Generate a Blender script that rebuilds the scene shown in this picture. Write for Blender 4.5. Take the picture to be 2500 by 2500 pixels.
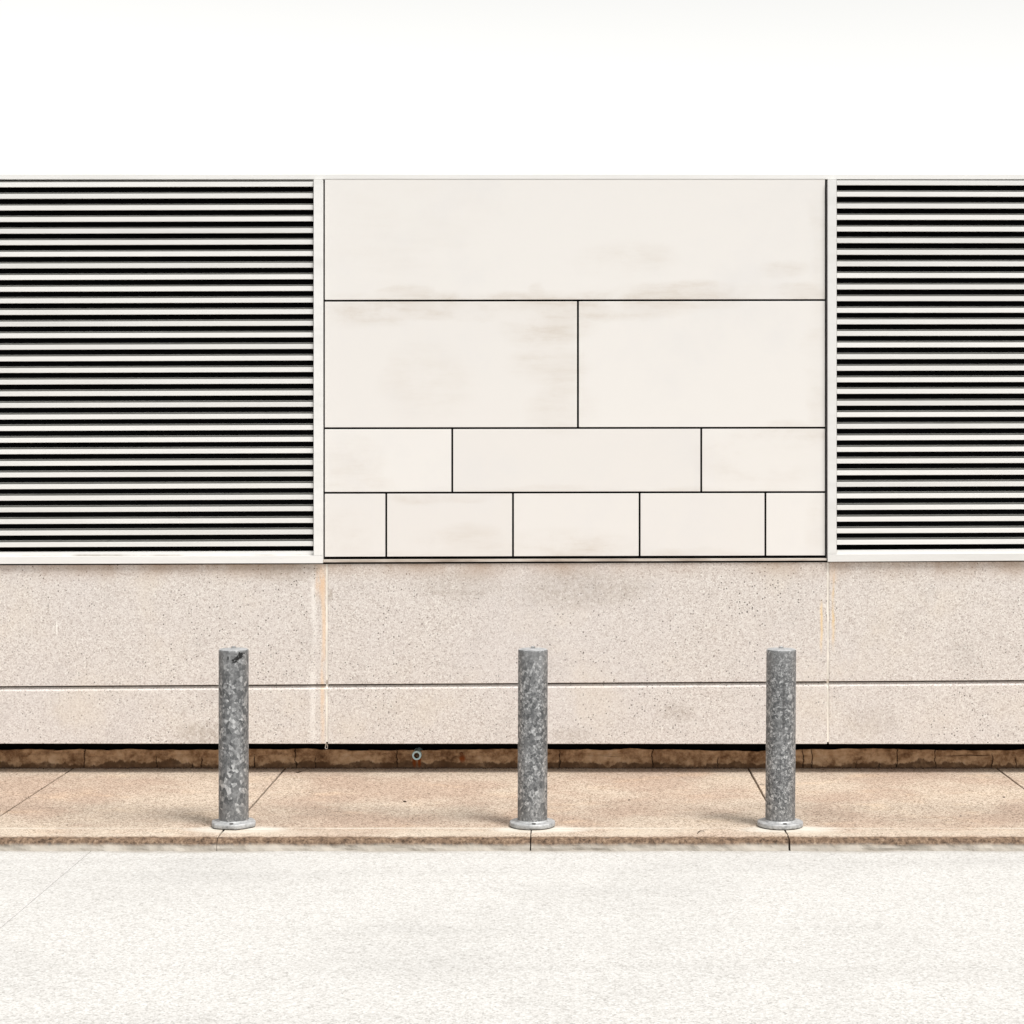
import bpy, bmesh, math, random
from mathutils import Vector, noise as mnoise

# ---------------------------------------------------------------- clear
for o in list(bpy.data.objects):
    bpy.data.objects.remove(o)
scene = bpy.context.scene
COL = scene.collection

# ---------------------------------------------------------------- camera, sky, sun, exposure
F, CX, CY, H = 4800.0, 1387.0, 1088.0, 2.14       # focal length and optical axis in photo pixels, eye height
cam = bpy.data.cameras.new("camera")
cam.sensor_width = 36.0
cam.lens = F / 2500.0 * 36.0
cam.shift_x = -(CX - 1250.0) / 2500.0
cam.shift_y = -(1250.0 - CY) / 2500.0
cam.clip_start = 0.05
cam.clip_end = 2000.0
camo = bpy.data.objects.new("camera", cam)
COL.objects.link(camo)
camo.location = (0, 0, H)
camo.rotation_euler = (math.radians(90), 0, 0)
scene.camera = camo

SUN_EL = math.radians(60)
SUN_AZ = math.radians(134)      # clockwise from +Y: over the viewer's right shoulder
world = bpy.data.worlds.new("World")
scene.world = world
world.use_nodes = True
wt = world.node_tree
bg = wt.nodes["Background"]
sky = wt.nodes.new("ShaderNodeTexSky")
sky.sky_type = 'NISHITA'
sky.sun_disc = False
sky.sun_elevation = SUN_EL
sky.sun_rotation = SUN_AZ
sky.air_density = 4.0
sky.dust_density = 0.3
sky.ozone_density = 1.0
hs = wt.nodes.new("ShaderNodeHueSaturation")       # thin high cloud: nearly colourless sky light
hs.inputs["Saturation"].default_value = 0.05
wt.links.new(sky.outputs[0], hs.inputs["Color"])
wt.links.new(hs.outputs[0], bg.inputs[0])
bg.inputs[1].default_value = 0.10

sun = bpy.data.lights.new("sun", 'SUN')
sun.energy = 2.4
sun.angle = math.radians(18)
sun.color = (1.0, 0.97, 0.93)
suno = bpy.data.objects.new("sun", sun)
COL.objects.link(suno)
sd = Vector((math.sin(SUN_AZ) * math.cos(SUN_EL), math.cos(SUN_AZ) * math.cos(SUN_EL), math.sin(SUN_EL)))
suno.rotation_euler = sd.to_track_quat('Z', 'Y').to_euler()
suno.location = (6, -8, 12)

vs = scene.view_settings
vs.view_transform = 'Standard'
vs.look = 'None'
vs.gamma = 1.0
vs.use_curve_mapping = False
vs.exposure = 0.65
scene.cycles.max_bounces = 5
scene.cycles.diffuse_bounces = 3
scene.cycles.glossy_bounces = 3

# ---------------------------------------------------------------- helpers
YP = 12.80      # face of the precast plinth
YF = 13.085     # face of the foundation
YB = 11.06      # line of the bollards


def P(px, py, Y):
    return Vector(((px - CX) * Y / F, Y, H - (py - CY) * Y / F))


def PX(px, Y):
    return (px - CX) * Y / F


def PZ(py, Y):
    return H - (py - CY) * Y / F


def tag(o, label=None, cat=None, group=None, kind=None):
    if label: o["label"] = label
    if cat: o["category"] = cat
    if group: o["group"] = group
    if kind: o["kind"] = kind
    return o


def link(name, me, parent=None, mats=()):
    o = bpy.data.objects.new(name, me)
    COL.objects.link(o)
    if me is not None:
        for m in mats:
            me.materials.append(m)
    if parent is not None:
        o.parent = parent
    return o


def from_bm(name, bm, mat, parent=None, smooth=False):
    me = bpy.data.meshes.new(name)
    bm.normal_update()
    bm.to_mesh(me)
    bm.free()
    if smooth:
        for p in me.polygons:
            p.use_smooth = True
    mats = mat if isinstance(mat, (list, tuple)) else [mat]
    return link(name, me, parent, mats)


def hexa(bm, fr, bk, bevel=0.0, mi=0):
    """box from four front and four back corners, each tl tr br bl"""
    v = [bm.verts.new(p) for p in list(fr) + list(bk)]
    fs = []
    for idx in ((0, 3, 2, 1), (4, 5, 6, 7), (0, 1, 5, 4), (3, 7, 6, 2), (0, 4, 7, 3), (1, 2, 6, 5)):
        f = bm.faces.new([v[i] for i in idx])
        f.material_index = mi
        fs.append(f)
    bmesh.ops.recalc_face_normals(bm, faces=fs)
    if bevel > 0:
        es = list({e for f in fs for e in f.edges})
        bmesh.ops.bevel(bm, geom=es, offset=bevel, segments=1, affect='EDGES', profile=0.5)


def pbox(bm, xl, xr, ytl, ytr, ybl, ybr, Y0, Y1, bevel=0.0, mi=0):
    fr = [P(xl, ytl, Y0), P(xr, ytr, Y0), P(xr, ybr, Y0), P(xl, ybl, Y0)]
    bk = [Vector((p.x, Y1, p.z)) for p in fr]
    hexa(bm, fr, bk, bevel, mi)


def wbox(bm, x0, x1, y0, y1, z0, z1, bevel=0.0, mi=0):
    fr = [Vector((x0, y0, z1)), Vector((x1, y0, z1)), Vector((x1, y0, z0)), Vector((x0, y0, z0))]
    bk = [Vector((p.x, y1, p.z)) for p in fr]
    hexa(bm, fr, bk, bevel, mi)


def lathe(bm, prof, n=48, cx=0.0, cy=0.0, rfun=None, mi=0, closed=True):
    """profile of (r, z) from bottom to top around a vertical axis"""
    rings = []
    for r, z in prof:
        if r <= 1e-6:
            rings.append([bm.verts.new((cx, cy, z))])
        else:
            ring = []
            for i in range(n):
                a = 2 * math.pi * i / n
                rr = r * (rfun(a) if rfun else 1.0)
                ring.append(bm.verts.new((cx + rr * math.cos(a), cy + rr * math.sin(a), z)))
            rings.append(ring)
    for a, b in zip(rings[:-1], rings[1:]):
        for i in range(n):
            j = (i + 1) % n
            if len(a) == 1 and len(b) == 1:
                continue
            if len(a) == 1:
                f = bm.faces.new((a[0], b[j], b[i]))
            elif len(b) == 1:
                f = bm.faces.new((a[i], a[j], b[0]))
            else:
                f = bm.faces.new((a[i], a[j], b[j], b[i]))
            f.material_index = mi
            f.smooth = True


def tube(bm, pts, r, n=6):
    rings = []
    for i, p in enumerate(pts):
        p = Vector(p)
        d = Vector(pts[min(i + 1, len(pts) - 1)]) - Vector(pts[max(i - 1, 0)])
        d.normalize()
        u = d.cross(Vector((0.31, 0.2, 1))).normalized()
        w = d.cross(u)
        rr = r[i] if isinstance(r, (list, tuple)) else r
        rings.append([bm.verts.new(p + (u * math.cos(2 * math.pi * k / n) + w * math.sin(2 * math.pi * k / n)) * rr) for k in range(n)])
    for a, b in zip(rings[:-1], rings[1:]):
        for i in range(n):
            j = (i + 1) % n
            bm.faces.new((a[i], a[j], b[j], b[i])).smooth = True
    bm.faces.new(rings[0][::-1])
    bm.faces.new(rings[-1])


# ---------------------------------------------------------------- material helper
class G:
    def __init__(s, name, rough=0.8, metal=0.0, spec=0.3):
        s.m = bpy.data.materials.new(name)
        s.cache = {}
        s.m.use_nodes = True
        s.t = s.m.node_tree
        s.b = s.t.nodes["Principled BSDF"]
        s.b.inputs["Roughness"].default_value = rough
        s.b.inputs["Metallic"].default_value = metal
        s.b.inputs["Specular IOR Level"].default_value = spec
        geo = s.t.nodes.new("ShaderNodeNewGeometry")
        s.pos = geo.outputs["Position"]
        s.split(s.pos)

    def split(s, vec):
        sx = s.t.nodes.new("ShaderNodeSeparateXYZ")
        s.t.links.new(vec, sx.inputs[0])
        s.x, s.y, s.z = sx.outputs

    def use_object(s):
        tc = s.t.nodes.new("ShaderNodeTexCoord")
        s.pos = tc.outputs["Object"]
        s.split(s.pos)

    def put(s, sock, v):
        if isinstance(v, bpy.types.NodeSocket):
            s.t.links.new(v, sock)
        elif isinstance(v, (tuple, list)):
            if sock.type == 'RGBA' and len(v) == 3:
                v = tuple(v) + (1.0,)
            sock.default_value = v
        else:
            sock.default_value = v

    def math(s, op, *a, clamp=False):
        n = s.t.nodes.new("ShaderNodeMath")
        n.operation = op
        n.use_clamp = clamp
        for i, v in enumerate(a):
            s.put(n.inputs[i], v)
        return n.outputs[0]

    def add(s, a, b): return s.math('ADD', a, b)
    def sub(s, a, b): return s.math('SUBTRACT', a, b)
    def mul(s, a, b): return s.math('MULTIPLY', a, b)
    def inv(s, a): return s.math('SUBTRACT', 1.0, a, clamp=True)
    def mx(s, a, b): return s.math('MAXIMUM', a, b)

    def smooth(s, v, a, b, lo=0.0, hi=1.0):
        n = s.t.nodes.new("ShaderNodeMapRange")
        n.interpolation_type = 'SMOOTHSTEP'
        s.put(n.inputs["Value"], v)
        n.inputs["From Min"].default_value = a
        n.inputs["From Max"].default_value = b
        n.inputs["To Min"].default_value = lo
        n.inputs["To Max"].default_value = hi
        return n.outputs[0]

    def band(s, v, lo, hi, soft):
        return s.mul(s.smooth(v, lo - soft, lo + soft), s.smooth(v, hi - soft, hi + soft, 1.0, 0.0))

    def vec(s, sx=1.0, sy=1.0, sz=1.0, off=(0, 0, 0), src=None):
        key = ('v', sx, sy, sz, tuple(off), src.as_pointer() if src else s.pos.as_pointer())
        if key in s.cache:
            return s.cache[key]
        n = s.t.nodes.new("ShaderNodeMapping")
        s.t.links.new(src or s.pos, n.inputs[0])
        n.inputs["Scale"].default_value = (sx, sy, sz)
        n.inputs["Location"].default_value = off
        s.cache[key] = n.outputs[0]
        return n.outputs[0]

    def noise(s, scale, detail=4.0, rough=0.55, vec=None, dist=0.0, out="Fac"):
        key = ('n', scale, detail, rough, dist, out, (vec or s.pos).as_pointer())
        if key in s.cache:
            return s.cache[key]
        n = s.t.nodes.new("ShaderNodeTexNoise")
        s.t.links.new(vec or s.pos, n.inputs["Vector"])
        n.inputs["Scale"].default_value = scale
        n.inputs["Detail"].default_value = detail
        n.inputs["Roughness"].default_value = rough
        n.inputs["Distortion"].default_value = dist
        s.cache[key] = n.outputs[out]
        return n.outputs[out]

    def vor(s, scale, vec=None, feature='F1', out="Color", rand=1.0):
        n = s.t.nodes.new("ShaderNodeTexVoronoi")
        n.feature = feature
        s.t.links.new(vec or s.pos, n.inputs["Vector"])
        n.inputs["Scale"].default_value = scale
        n.inputs["Randomness"].default_value = rand
        return n.outputs[out]

    def red(s, col):
        n = s.t.nodes.new("ShaderNodeSeparateColor")
        s.t.links.new(col, n.inputs[0])
        return n.outputs[0]

    def ramp(s, f, stops):
        n = s.t.nodes.new("ShaderNodeValToRGB")
        s.put(n.inputs[0], f)
        r = n.color_ramp
        while len(r.elements) < len(stops):
            r.elements.new(0.5)
        for e, (p, c) in zip(r.elements, stops):
            e.position = p
            e.color = tuple(c) + (1.0,)
        return n.outputs[0]

    def mix(s, f, a, b, mode='MIX'):
        n = s.t.nodes.new("ShaderNodeMix")
        n.data_type = 'RGBA'
        n.blend_type = mode
        s.put(n.inputs[0], f)
        s.put(n.inputs[6], a)
        s.put(n.inputs[7], b)
        return n.outputs[2]

    def mulc(s, col, v):
        n = s.t.nodes.new("ShaderNodeVectorMath")
        n.operation = 'SCALE'
        s.put(n.inputs[0], col)
        s.put(n.inputs["Scale"], v)
        return n.outputs[0]

    def blob(s, x0, z0, rx, rz):
        dx = s.math('DIVIDE', s.sub(s.x, x0), rx)
        dz = s.math('DIVIDE', s.sub(s.z, z0), rz)
        return s.smooth(s.add(s.mul(dx, dx), s.mul(dz, dz)), 0.0, 1.0, 1.0, 0.0)

    def wob(s, src, amp, scale, detail=3.0):
        return s.add(src, s.mul(s.sub(s.noise(scale, detail), 0.5), amp))

    def bump(s, h, strength=0.3, dist=0.004):
        n = s.t.nodes.new("ShaderNodeBump")
        s.put(n.inputs["Height"], h)
        n.inputs["Strength"].default_value = strength
        n.inputs["Distance"].default_value = dist
        s.t.links.new(n.outputs[0], s.b.inputs["Normal"])

    def color(s, c, k=1.0): s.put(s.b.inputs["Base Color"], s.mulc(c, k))
    def rough(s, v): s.put(s.b.inputs["Roughness"], v)


# ---------------------------------------------------------------- materials
def mat_cladding():
    g = G("cladding_panel_paint", 0.55, 0.0, 0.25)
    oi = g.t.nodes.new("ShaderNodeObjectInfo")
    base = g.mix(oi.outputs["Random"], (0.715, 0.69, 0.665), (0.75, 0.73, 0.705))
    cloud = g.noise(1.6, 5, 0.6)
    base = g.mix(g.smooth(cloud, 0.45, 0.75, 0, 0.5), base, (0.685, 0.672, 0.665))
    streak = g.noise(4.0, 6, 0.6, g.vec(0.5, 1, 3.2))
    fine = g.noise(60.0, 5, 0.6, g.vec(0.3, 1, 1.6))
    sm = g.mul(g.smooth(streak, 0.38, 0.66), g.smooth(fine, 0.25, 0.7, 0.55, 1.0))
    spots = [(1230, 748, 480, 34, .9), (880, 760, 140, 40, .8), (1340, 790, 120, 60, .75), (1530, 640, 150, 50, .32),
             (1800, 712, 360, 24, .8), (985, 722, 70, 24, .55), (1340, 895, 110, 45, .5), (1030, 930, 110, 110, .25),
             (1230, 741, 620, 16, .9), (1700, 726, 420, 14, .8), (1400, 1352, 600, 12, .5), (1400, 1197, 600, 10, .35), (1950, 1052, 130, 14, .6), (1305, 720, 25, 25, .5), (1370, 990, 80, 70, .4), (1920, 655, 60, 20, .4),
             (1960, 1070, 130, 36, .75), (1850, 1120, 160, 70, .4), (860, 1120, 90, 60, .4), (880, 1185, 90, 22, .5),
             (1410, 1335, 170, 45, .8), (1130, 1325, 120, 40, .45), (1060, 1215, 130, 18, .5), (850, 1300, 60, 60, .35),
             (2000, 560, 30, 160, .25), (2003, 900, 30, 190, .25), (2000, 1290, 40, 100, .25), (1000, 575, 260, 160, .12)]
    acc = None
    g.x = g.wob(g.x, 0.34, 2.6, 5)
    g.z = g.add(g.z, g.mul(g.sub(g.noise(3.1, 5, 0.6, g.vec(0.6, 1, 1.4, (7, 3, 5))), 0.5), 0.14))
    for px, py, rx, ry, w in spots:
        k = YP / F
        b = g.mul(g.blob(PX(px, YP), PZ(py, YP), rx * k * 1.15, ry * k * 1.25), w)
        acc = b if acc is None else g.mx(acc, b)
    f = g.mul(g.mul(acc, g.add(g.mul(sm, 0.65), 0.35)), g.smooth(g.noise(2.3, 6, 0.65, g.vec(0.8, 1, 1.3, (2, 8, 1))), 0.36, 0.60, 0.15, 1.0))
    col = g.mix(g.mul(f, 0.9), base, (0.54, 0.475, 0.405))
    g.color(col, 0.985)
    g.rough(g.smooth(cloud, 0.3, 0.8, 0.48, 0.65))
    return g.m


def mat_white_metal():
    g = G("white_aluminium", 0.42, 0.0, 0.45)
    n = g.noise(3.0, 6, 0.65, g.vec(0.3, 1, 3.0))
    col = g.mix(g.smooth(n, 0.4, 0.75, 0, 0.7), (0.745, 0.74, 0.725), (0.65, 0.645, 0.625))
    oi = g.t.nodes.new("ShaderNodeObjectInfo")
    g.color(g.mulc(col, g.smooth(oi.outputs["Random"], 0.0, 1.0, 0.93, 1.03)))
    g.bump(g.noise(30, 2, 0.5), 0.03, 0.004)
    return g.m


def mat_sill_stained():
    g = G("sill_upstand_paint", 0.5, 0.0, 0.4)
    n = g.noise(2.2, 5, 0.6, g.vec(1.0, 1, 0.3))
    zz = g.band(g.wob(g.z, 0.012, 3.0), PZ(1358, YP) - 0.02, PZ(1354.5, YP), 0.008)
    f = g.mul(zz, g.smooth(n, 0.40, 0.66))
    col = g.mix(g.mul(f, 0.85), (0.74, 0.73, 0.71), (0.28, 0.24, 0.20))
    g.color(col)
    return g.m


def mat_ledge():
    g = G("dirty_ledge", 0.7, 0.0, 0.3)
    n = g.noise(6.0, 6, 0.65, g.vec(0.5, 1, 3.0))
    col = g.ramp(n, [(0.28, (0.30, 0.245, 0.20)), (0.5, (0.47, 0.41, 0.355)), (0.72, (0.66, 0.62, 0.575))])
    g.color(col)
    return g.m


def mat_plain(name, c, rough=0.7, spec=0.3, metal=0.0):
    g = G(name, rough, metal, spec)
    n = g.noise(7.0, 5, 0.6)
    g.color(g.mulc(g.mix(0.0, c, c), g.smooth(n, 0.25, 0.75, 0.85, 1.12)))
    return g.m


def mat_precast():
    g = G("exposed_aggregate_precast", 0.9, 0.0, 0.2)
    cell = g.red(g.vor(135.0))
    cell2 = g.red(g.vor(240.0, g.vec(1, 1, 1, (3.1, 1.7, 0.4))))
    v = g.add(g.mul(cell, 0.6), g.mul(cell2, 0.4))
    col = g.ramp(v, [(0.10, (0.36, 0.31, 0.28)), (0.26, (0.525, 0.478, 0.45)), (0.52, (0.615, 0.572, 0.545)),
                     (0.78, (0.675, 0.642, 0.61)), (0.93, (0.77, 0.752, 0.72))])
    # broad tonal drift in the cast concrete
    big = g.noise(0.9, 4, 0.55)
    mid = g.noise(3.2, 5, 0.6)
    col = g.mix(g.smooth(big, 0.42, 0.68, 0, 0.55), col, g.mix(0.5, col, (0.60, 0.57, 0.575)))
    col = g.mix(g.smooth(mid, 0.50, 0.78, 0, 0.45), col, g.mulc(col, 0.80))
    col = g.mix(g.smooth(g.noise(1.7, 4, 0.6, g.vec(1, 1, 1, (9, 2, 4))), 0.5, 0.75, 0, 0.35), col, (0.65, 0.58, 0.49))
    # dark stones and blow holes
    pv = g.t.nodes.new("ShaderNodeTexVoronoi")
    pv.inputs["Scale"].default_value = 60.0
    g.t.links.new(g.pos, pv.inputs["Vector"])
    pr = g.red(pv.outputs["Color"])
    hole = g.mul(g.smooth(pr, 0.82, 0.88), g.smooth(pv.outputs["Distance"], 0.20, 0.34, 1.0, 0.0))
    dens = g.smooth(g.noise(2.0, 3, 0.6, g.vec(1, 1, 1, (5, 1, 2))), 0.35, 0.65, 0.25, 1.0)
    hole = g.mul(hole, dens)
    col = g.mix(g.mul(hole, 0.95), col, (0.06, 0.05, 0.042))
    # run-off grime just under the sill
    zt = PZ(1380, YP)
    gr = g.mul(g.smooth(g.wob(g.z, 0.10, 2.4), zt - 0.13, zt + 0.02), g.smooth(g.noise(3.0, 5, 0.6, g.vec(1, 1, 0.3)), 0.35, 0.7, 0.25, 1.0))
    col = g.mix(g.mul(gr, 0.75), col, (0.36, 0.255, 0.18))
    # rust runs beside the joints
    brk = g.smooth(g.noise(9.0, 5, 0.7, g.vec(1.6, 1, 0.35)), 0.34, 0.60, 0.08, 1.0)
    def run(px0, px1, py0, py1, soft, soy, w, c, wob=0.03):
        nonlocal col
        xx = g.add(g.x, g.mul(g.sub(g.noise(2.4, 3, 0.55, g.vec(0.05, 0.05, 1.0)), 0.5), wob))
        m = g.mul(g.band(xx, PX(px0, YP), PX(px1, YP), soft), g.band(g.z, PZ(py1, YP), PZ(py0, YP), soy))
        col = g.mix(g.mul(g.mul(m, brk), w), col, g.mix(0.5, col, c, 'MULTIPLY') if w < 0 else c)
    run(772, 796, 1385, 1450, 0.016, 0.09, .70, (0.70, 0.45, 0.25))
    run(785, 794, 1430, 1800, 0.009, 0.16, .60, (0.76, 0.55, 0.36))
    run(760, 772, 1400, 1800, 0.016, 0.16, .50, (0.86, 0.84, 0.81))
    run(2028, 2042, 1384, 1425, 0.020, 0.06, .55, (0.70, 0.47, 0.27))
    run(2032, 2037, 1425, 1575, 0.011, 0.06, 1.0, (0.74, 0.50, 0.20), 0.09)
    run(2004, 2008, 1475, 1588, 0.010, 0.05, .95, (0.76, 0.55, 0.28), 0.06)
    # pale dribble, dark scuffs
    run(137, 140, 1518, 1552, 0.0025, 0.02, .95, (0.90, 0.88, 0.84), 0.004)
    k = YP / F
    for px, py, rx, ry, w in [(806, 1455, 9, 22, .6), (500, 1790, 90, 36, .5), (1410, 1440, 190, 60, .38), (1120, 1430, 140, 45, .3),
                              (1555, 1440, 50, 40, .2), (2130, 1760, 90, 50, .22), (1650, 1740, 60, 30, .3), (690, 1395, 110, 40, .35), (1390, 1795, 60, 25, .3)]:
        m = g.mul(g.blob(PX(px, YP), PZ(py, YP), rx * k, ry * k), g.smooth(g.noise(30, 4, 0.65), 0.35, 0.65, 0.2, 1.0))
        col = g.mix(g.mul(m, w), col, (0.27, 0.22, 0.17))
    g.color(g.mix(1.0, col, (1.0, 0.995, 0.985), 'MULTIPLY'), 1.02)
    g.bump(g.noise(170, 3, 0.7), 0.45, 0.004)
    return g.m


CRACKS = [205, 382, 472, 492, 620, 722, 768, 969, 1367, 1594, 1752, 1961, 1984, 2091, 2146, 2190, 2284, 2422, 2480]


def mat_foundation():
    g = G("grimy_foundation_concrete", 0.95, 0.0, 0.1)
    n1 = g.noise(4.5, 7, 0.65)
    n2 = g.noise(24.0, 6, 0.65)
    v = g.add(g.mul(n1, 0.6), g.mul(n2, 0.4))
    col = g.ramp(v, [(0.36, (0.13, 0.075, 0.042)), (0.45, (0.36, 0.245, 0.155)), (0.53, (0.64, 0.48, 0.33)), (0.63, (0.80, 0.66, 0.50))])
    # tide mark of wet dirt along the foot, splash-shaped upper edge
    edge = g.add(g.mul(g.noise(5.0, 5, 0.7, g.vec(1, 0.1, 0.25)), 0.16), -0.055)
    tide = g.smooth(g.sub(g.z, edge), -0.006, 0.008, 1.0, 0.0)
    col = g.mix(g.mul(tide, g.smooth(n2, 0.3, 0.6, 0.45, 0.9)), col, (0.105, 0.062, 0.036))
    # cracks
    xw = g.add(g.x, g.mul(g.sub(g.noise(16.0, 3, 0.6), 0.5), 0.045))
    d = None
    for c in CRACKS:
        a = g.math('ABSOLUTE', g.sub(xw, PX(c, YF)))
        d = a if d is None else g.math('MINIMUM', d, a)
    lim = g.smooth(g.sub(g.z, g.add(g.mul(g.noise(4.7, 2, 0.5, g.vec(1, 0.1, 0.05)), 0.42), -0.13)), -0.02, 0.02, 1.0, 0.0)
    crack = g.mul(g.smooth(d, 0.0012, 0.0055, 1.0, 0.0), lim)
    # horizontal crack where the lower render pulls away
    zc = g.math('ABSOLUTE', g.sub(g.wob(g.z, 0.03, 5.0), 0.078))
    hc = g.mul(g.smooth(zc, 0.001, 0.004, 1.0, 0.0), g.smooth(g.noise(1.3, 2, 0.5, g.vec(1, 1, 0.1)), 0.56, 0.66))
    crack = g.mx(crack, hc)
    col = g.mix(g.mul(crack, 0.92), col, (0.03, 0.018, 0.01))
    # rust under the weep pipe and the old fixing
    for px, py, rx, ry in [(1012, 1856, 7, 22), (1024, 1858, 6, 20), (1129, 1852, 10, 12)]:
        k = YF / F
        m = g.mul(g.blob(PX(px, YF), PZ(py, YF), rx * k, ry * k), g.smooth(n2, 0.3, 0.55, 0.5, 1.0))
        col = g.mix(m, col, (0.30, 0.085, 0.02))
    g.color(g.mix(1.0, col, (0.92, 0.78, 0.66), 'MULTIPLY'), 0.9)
    g.bump(g.sub(g.add(g.mul(n2, 0.8), g.mul(g.noise(90, 4, 0.6), 0.4)), g.mul(crack, 1.5)), 0.6, 0.008)
    return g.m


BX = [-1.8815, -0.201, 1.193]


def speckled(g, dark, lo, mid, hi, s1, s2):
    a = g.red(g.vor(s1))
    b = g.red(g.vor(s2, g.vec(1, 1, 1, (4.3, 2.2, 1.0))))
    v = g.add(g.mul(a, 0.5), g.mul(b, 0.5))
    col = g.ramp(v, [(0.12, dark), (0.30, lo), (0.56, mid), (0.86, hi)])
    return col, v


def grout_halo(g, col, w=1.0):
    for i, bx in enumerate(BX):
        dx = g.math('DIVIDE', g.sub(g.wob(g.x, 0.10, 6.0), bx + 0.05), 0.34)
        dy = g.math('DIVIDE', g.sub(g.wob(g.y, 0.03, 9.0), YB - 0.10), 0.12)
        m = g.smooth(g.add(g.mul(dx, dx), g.mul(dy, dy)), 0.15, 1.0, 1.0, 0.0)
        m = g.mul(m, g.smooth(g.noise(7.0, 5, 0.65, g.vec(0.6, 3, 1)), 0.32, 0.6, 0.35, 1.0))
        col = g.mix(g.mul(m, w), col, (0.70, 0.66, 0.59))
    return col


def mat_pavement(name, kerb=False):
    g = G(name, 0.92, 0.0, 0.15)
    col, v = speckled(g, (0.12, 0.085, 0.06), (0.41, 0.325, 0.252), (0.595, 0.492, 0.396), (0.74, 0.635, 0.525), 115.0, 190.0)
    n1 = g.noise(1.1, 5, 0.6)
    n2 = g.noise(2.6, 5, 0.65, g.vec(0.8, 1.2, 1, (3, 8, 0)))
    col = g.mix(g.smooth(n1, 0.40, 0.62, 0, 0.75), col, g.mix(1.0, col, (0.80, 0.715, 0.69), 'MULTIPLY'))
    col = g.mix(g.smooth(n2, 0.50, 0.74, 0, 0.55), col, g.mix(1.0, col, (1.28, 1.20, 1.08), 'MULTIPLY'))
    # foot traffic darkens a lane in front of the kerb
    lane = g.band(g.wob(g.y, 0.35, 1.6), 11.12, 11.75, 0.22)
    col = g.mix(g.mul(lane, g.smooth(g.noise(1.5, 4, 0.6, g.vec(1, 1, 1, (1, 5, 0))), 0.35, 0.65, 0.2, 0.75)), col, g.mulc(col, 0.72))
    # gum and grit dots
    pv = g.t.nodes.new("ShaderNodeTexVoronoi")
    pv.inputs["Scale"].default_value = 34.0
    g.t.links.new(g.pos, pv.inputs["Vector"])
    dot = g.mul(g.smooth(g.red(pv.outputs["Color"]), 0.88, 0.92), g.smooth(pv.outputs["Distance"], 0.12, 0.24, 1.0, 0.0))
    col = g.mix(g.mul(dot, 0.7), col, (0.05, 0.035, 0.025))
    # dirt against the wall
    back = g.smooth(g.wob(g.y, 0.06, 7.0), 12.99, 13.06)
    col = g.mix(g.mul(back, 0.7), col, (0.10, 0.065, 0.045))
    # worn pale trowel line where slab meets kerb
    ln = g.band(g.wob(g.y, 0.03, 2.5), 10.975, 11.015, 0.016)
    col = g.mix(g.mul(ln, g.smooth(g.noise(1.4, 4, 0.6, g.vec(1, 3, 1)), 0.34, 0.6, 0.15, 0.7)), col, (0.66, 0.60, 0.51))
    col = grout_halo(g, col)
    if kerb:
        pale = g.band(g.wob(g.y, 0.05, 3.0), 10.79, 10.95, 0.04)
        col = g.mix(g.mul(pale, g.smooth(g.noise(2.0, 4, 0.6, g.vec(1, 2, 1)), 0.35, 0.65, 0.1, 0.5)), col, (0.62, 0.55, 0.45))
        nose = g.smooth(g.wob(g.y, 0.05, 12.0), 10.745, 10.785, 1.0, 0.0)
        chip = g.noise(42.0, 6, 0.75)
        grit = g.ramp(chip, [(0.36, (0.06, 0.04, 0.028)), (0.47, (0.165, 0.11, 0.075)), (0.58, (0.27, 0.185, 0.125)), (0.72, (0.42, 0.33, 0.24))])
        col = g.mix(nose, col, grit)
        low = g.smooth(g.wob(g.z, 0.02, 9.0), -0.050, -0.022, 1.0, 0.0)
        col = g.mix(g.mul(low, 0.85), col, (0.56, 0.52, 0.46))
        h = g.add(g.mul(g.noise(130, 3, 0.7), 0.5), g.mul(chip, g.add(g.mul(nose, 2.0), 0.3)))
    else:
        h = g.noise(130, 3, 0.7)
    g.color(col, 0.87)
    g.bump(h, 0.4, 0.005)
    return g.m


def mat_road():
    g = G("pale_concrete_road", 0.9, 0.0, 0.15)
    col, v = speckled(g, (0.40, 0.385, 0.365), (0.55, 0.535, 0.51), (0.62, 0.605, 0.585), (0.71, 0.70, 0.68), 90.0, 160.0)
    n1 = g.noise(0.8, 6, 0.62)
    col = g.mix(g.smooth(n1, 0.40, 0.70, 0, 0.55), col, g.mulc(col, 0.86))
    st = g.noise(1.3, 5, 0.6, g.vec(0.12, 1.6, 1))
    col = g.mix(g.smooth(st, 0.50, 0.72, 0, 0.4), col, g.mulc(col, 0.82))
    foot = g.mul(g.smooth(g.wob(g.y, 0.10, 3.0), 10.62, 10.72), g.smooth(g.noise(2.3, 5, 0.65), 0.35, 0.65, 0.25, 0.8))
    col = g.mix(foot, col, (0.34, 0.30, 0.25))
    oil = g.smooth(g.noise(0.55, 6, 0.65, g.vec(1, 1, 1, (4, 9, 0))), 0.60, 0.72, 0, 0.35)
    col = g.mix(oil, col, (0.42, 0.405, 0.385))
    g.color(col, 0.86)
    g.bump(g.noise(110, 3, 0.65), 0.3, 0.005)
    return g.m


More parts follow.
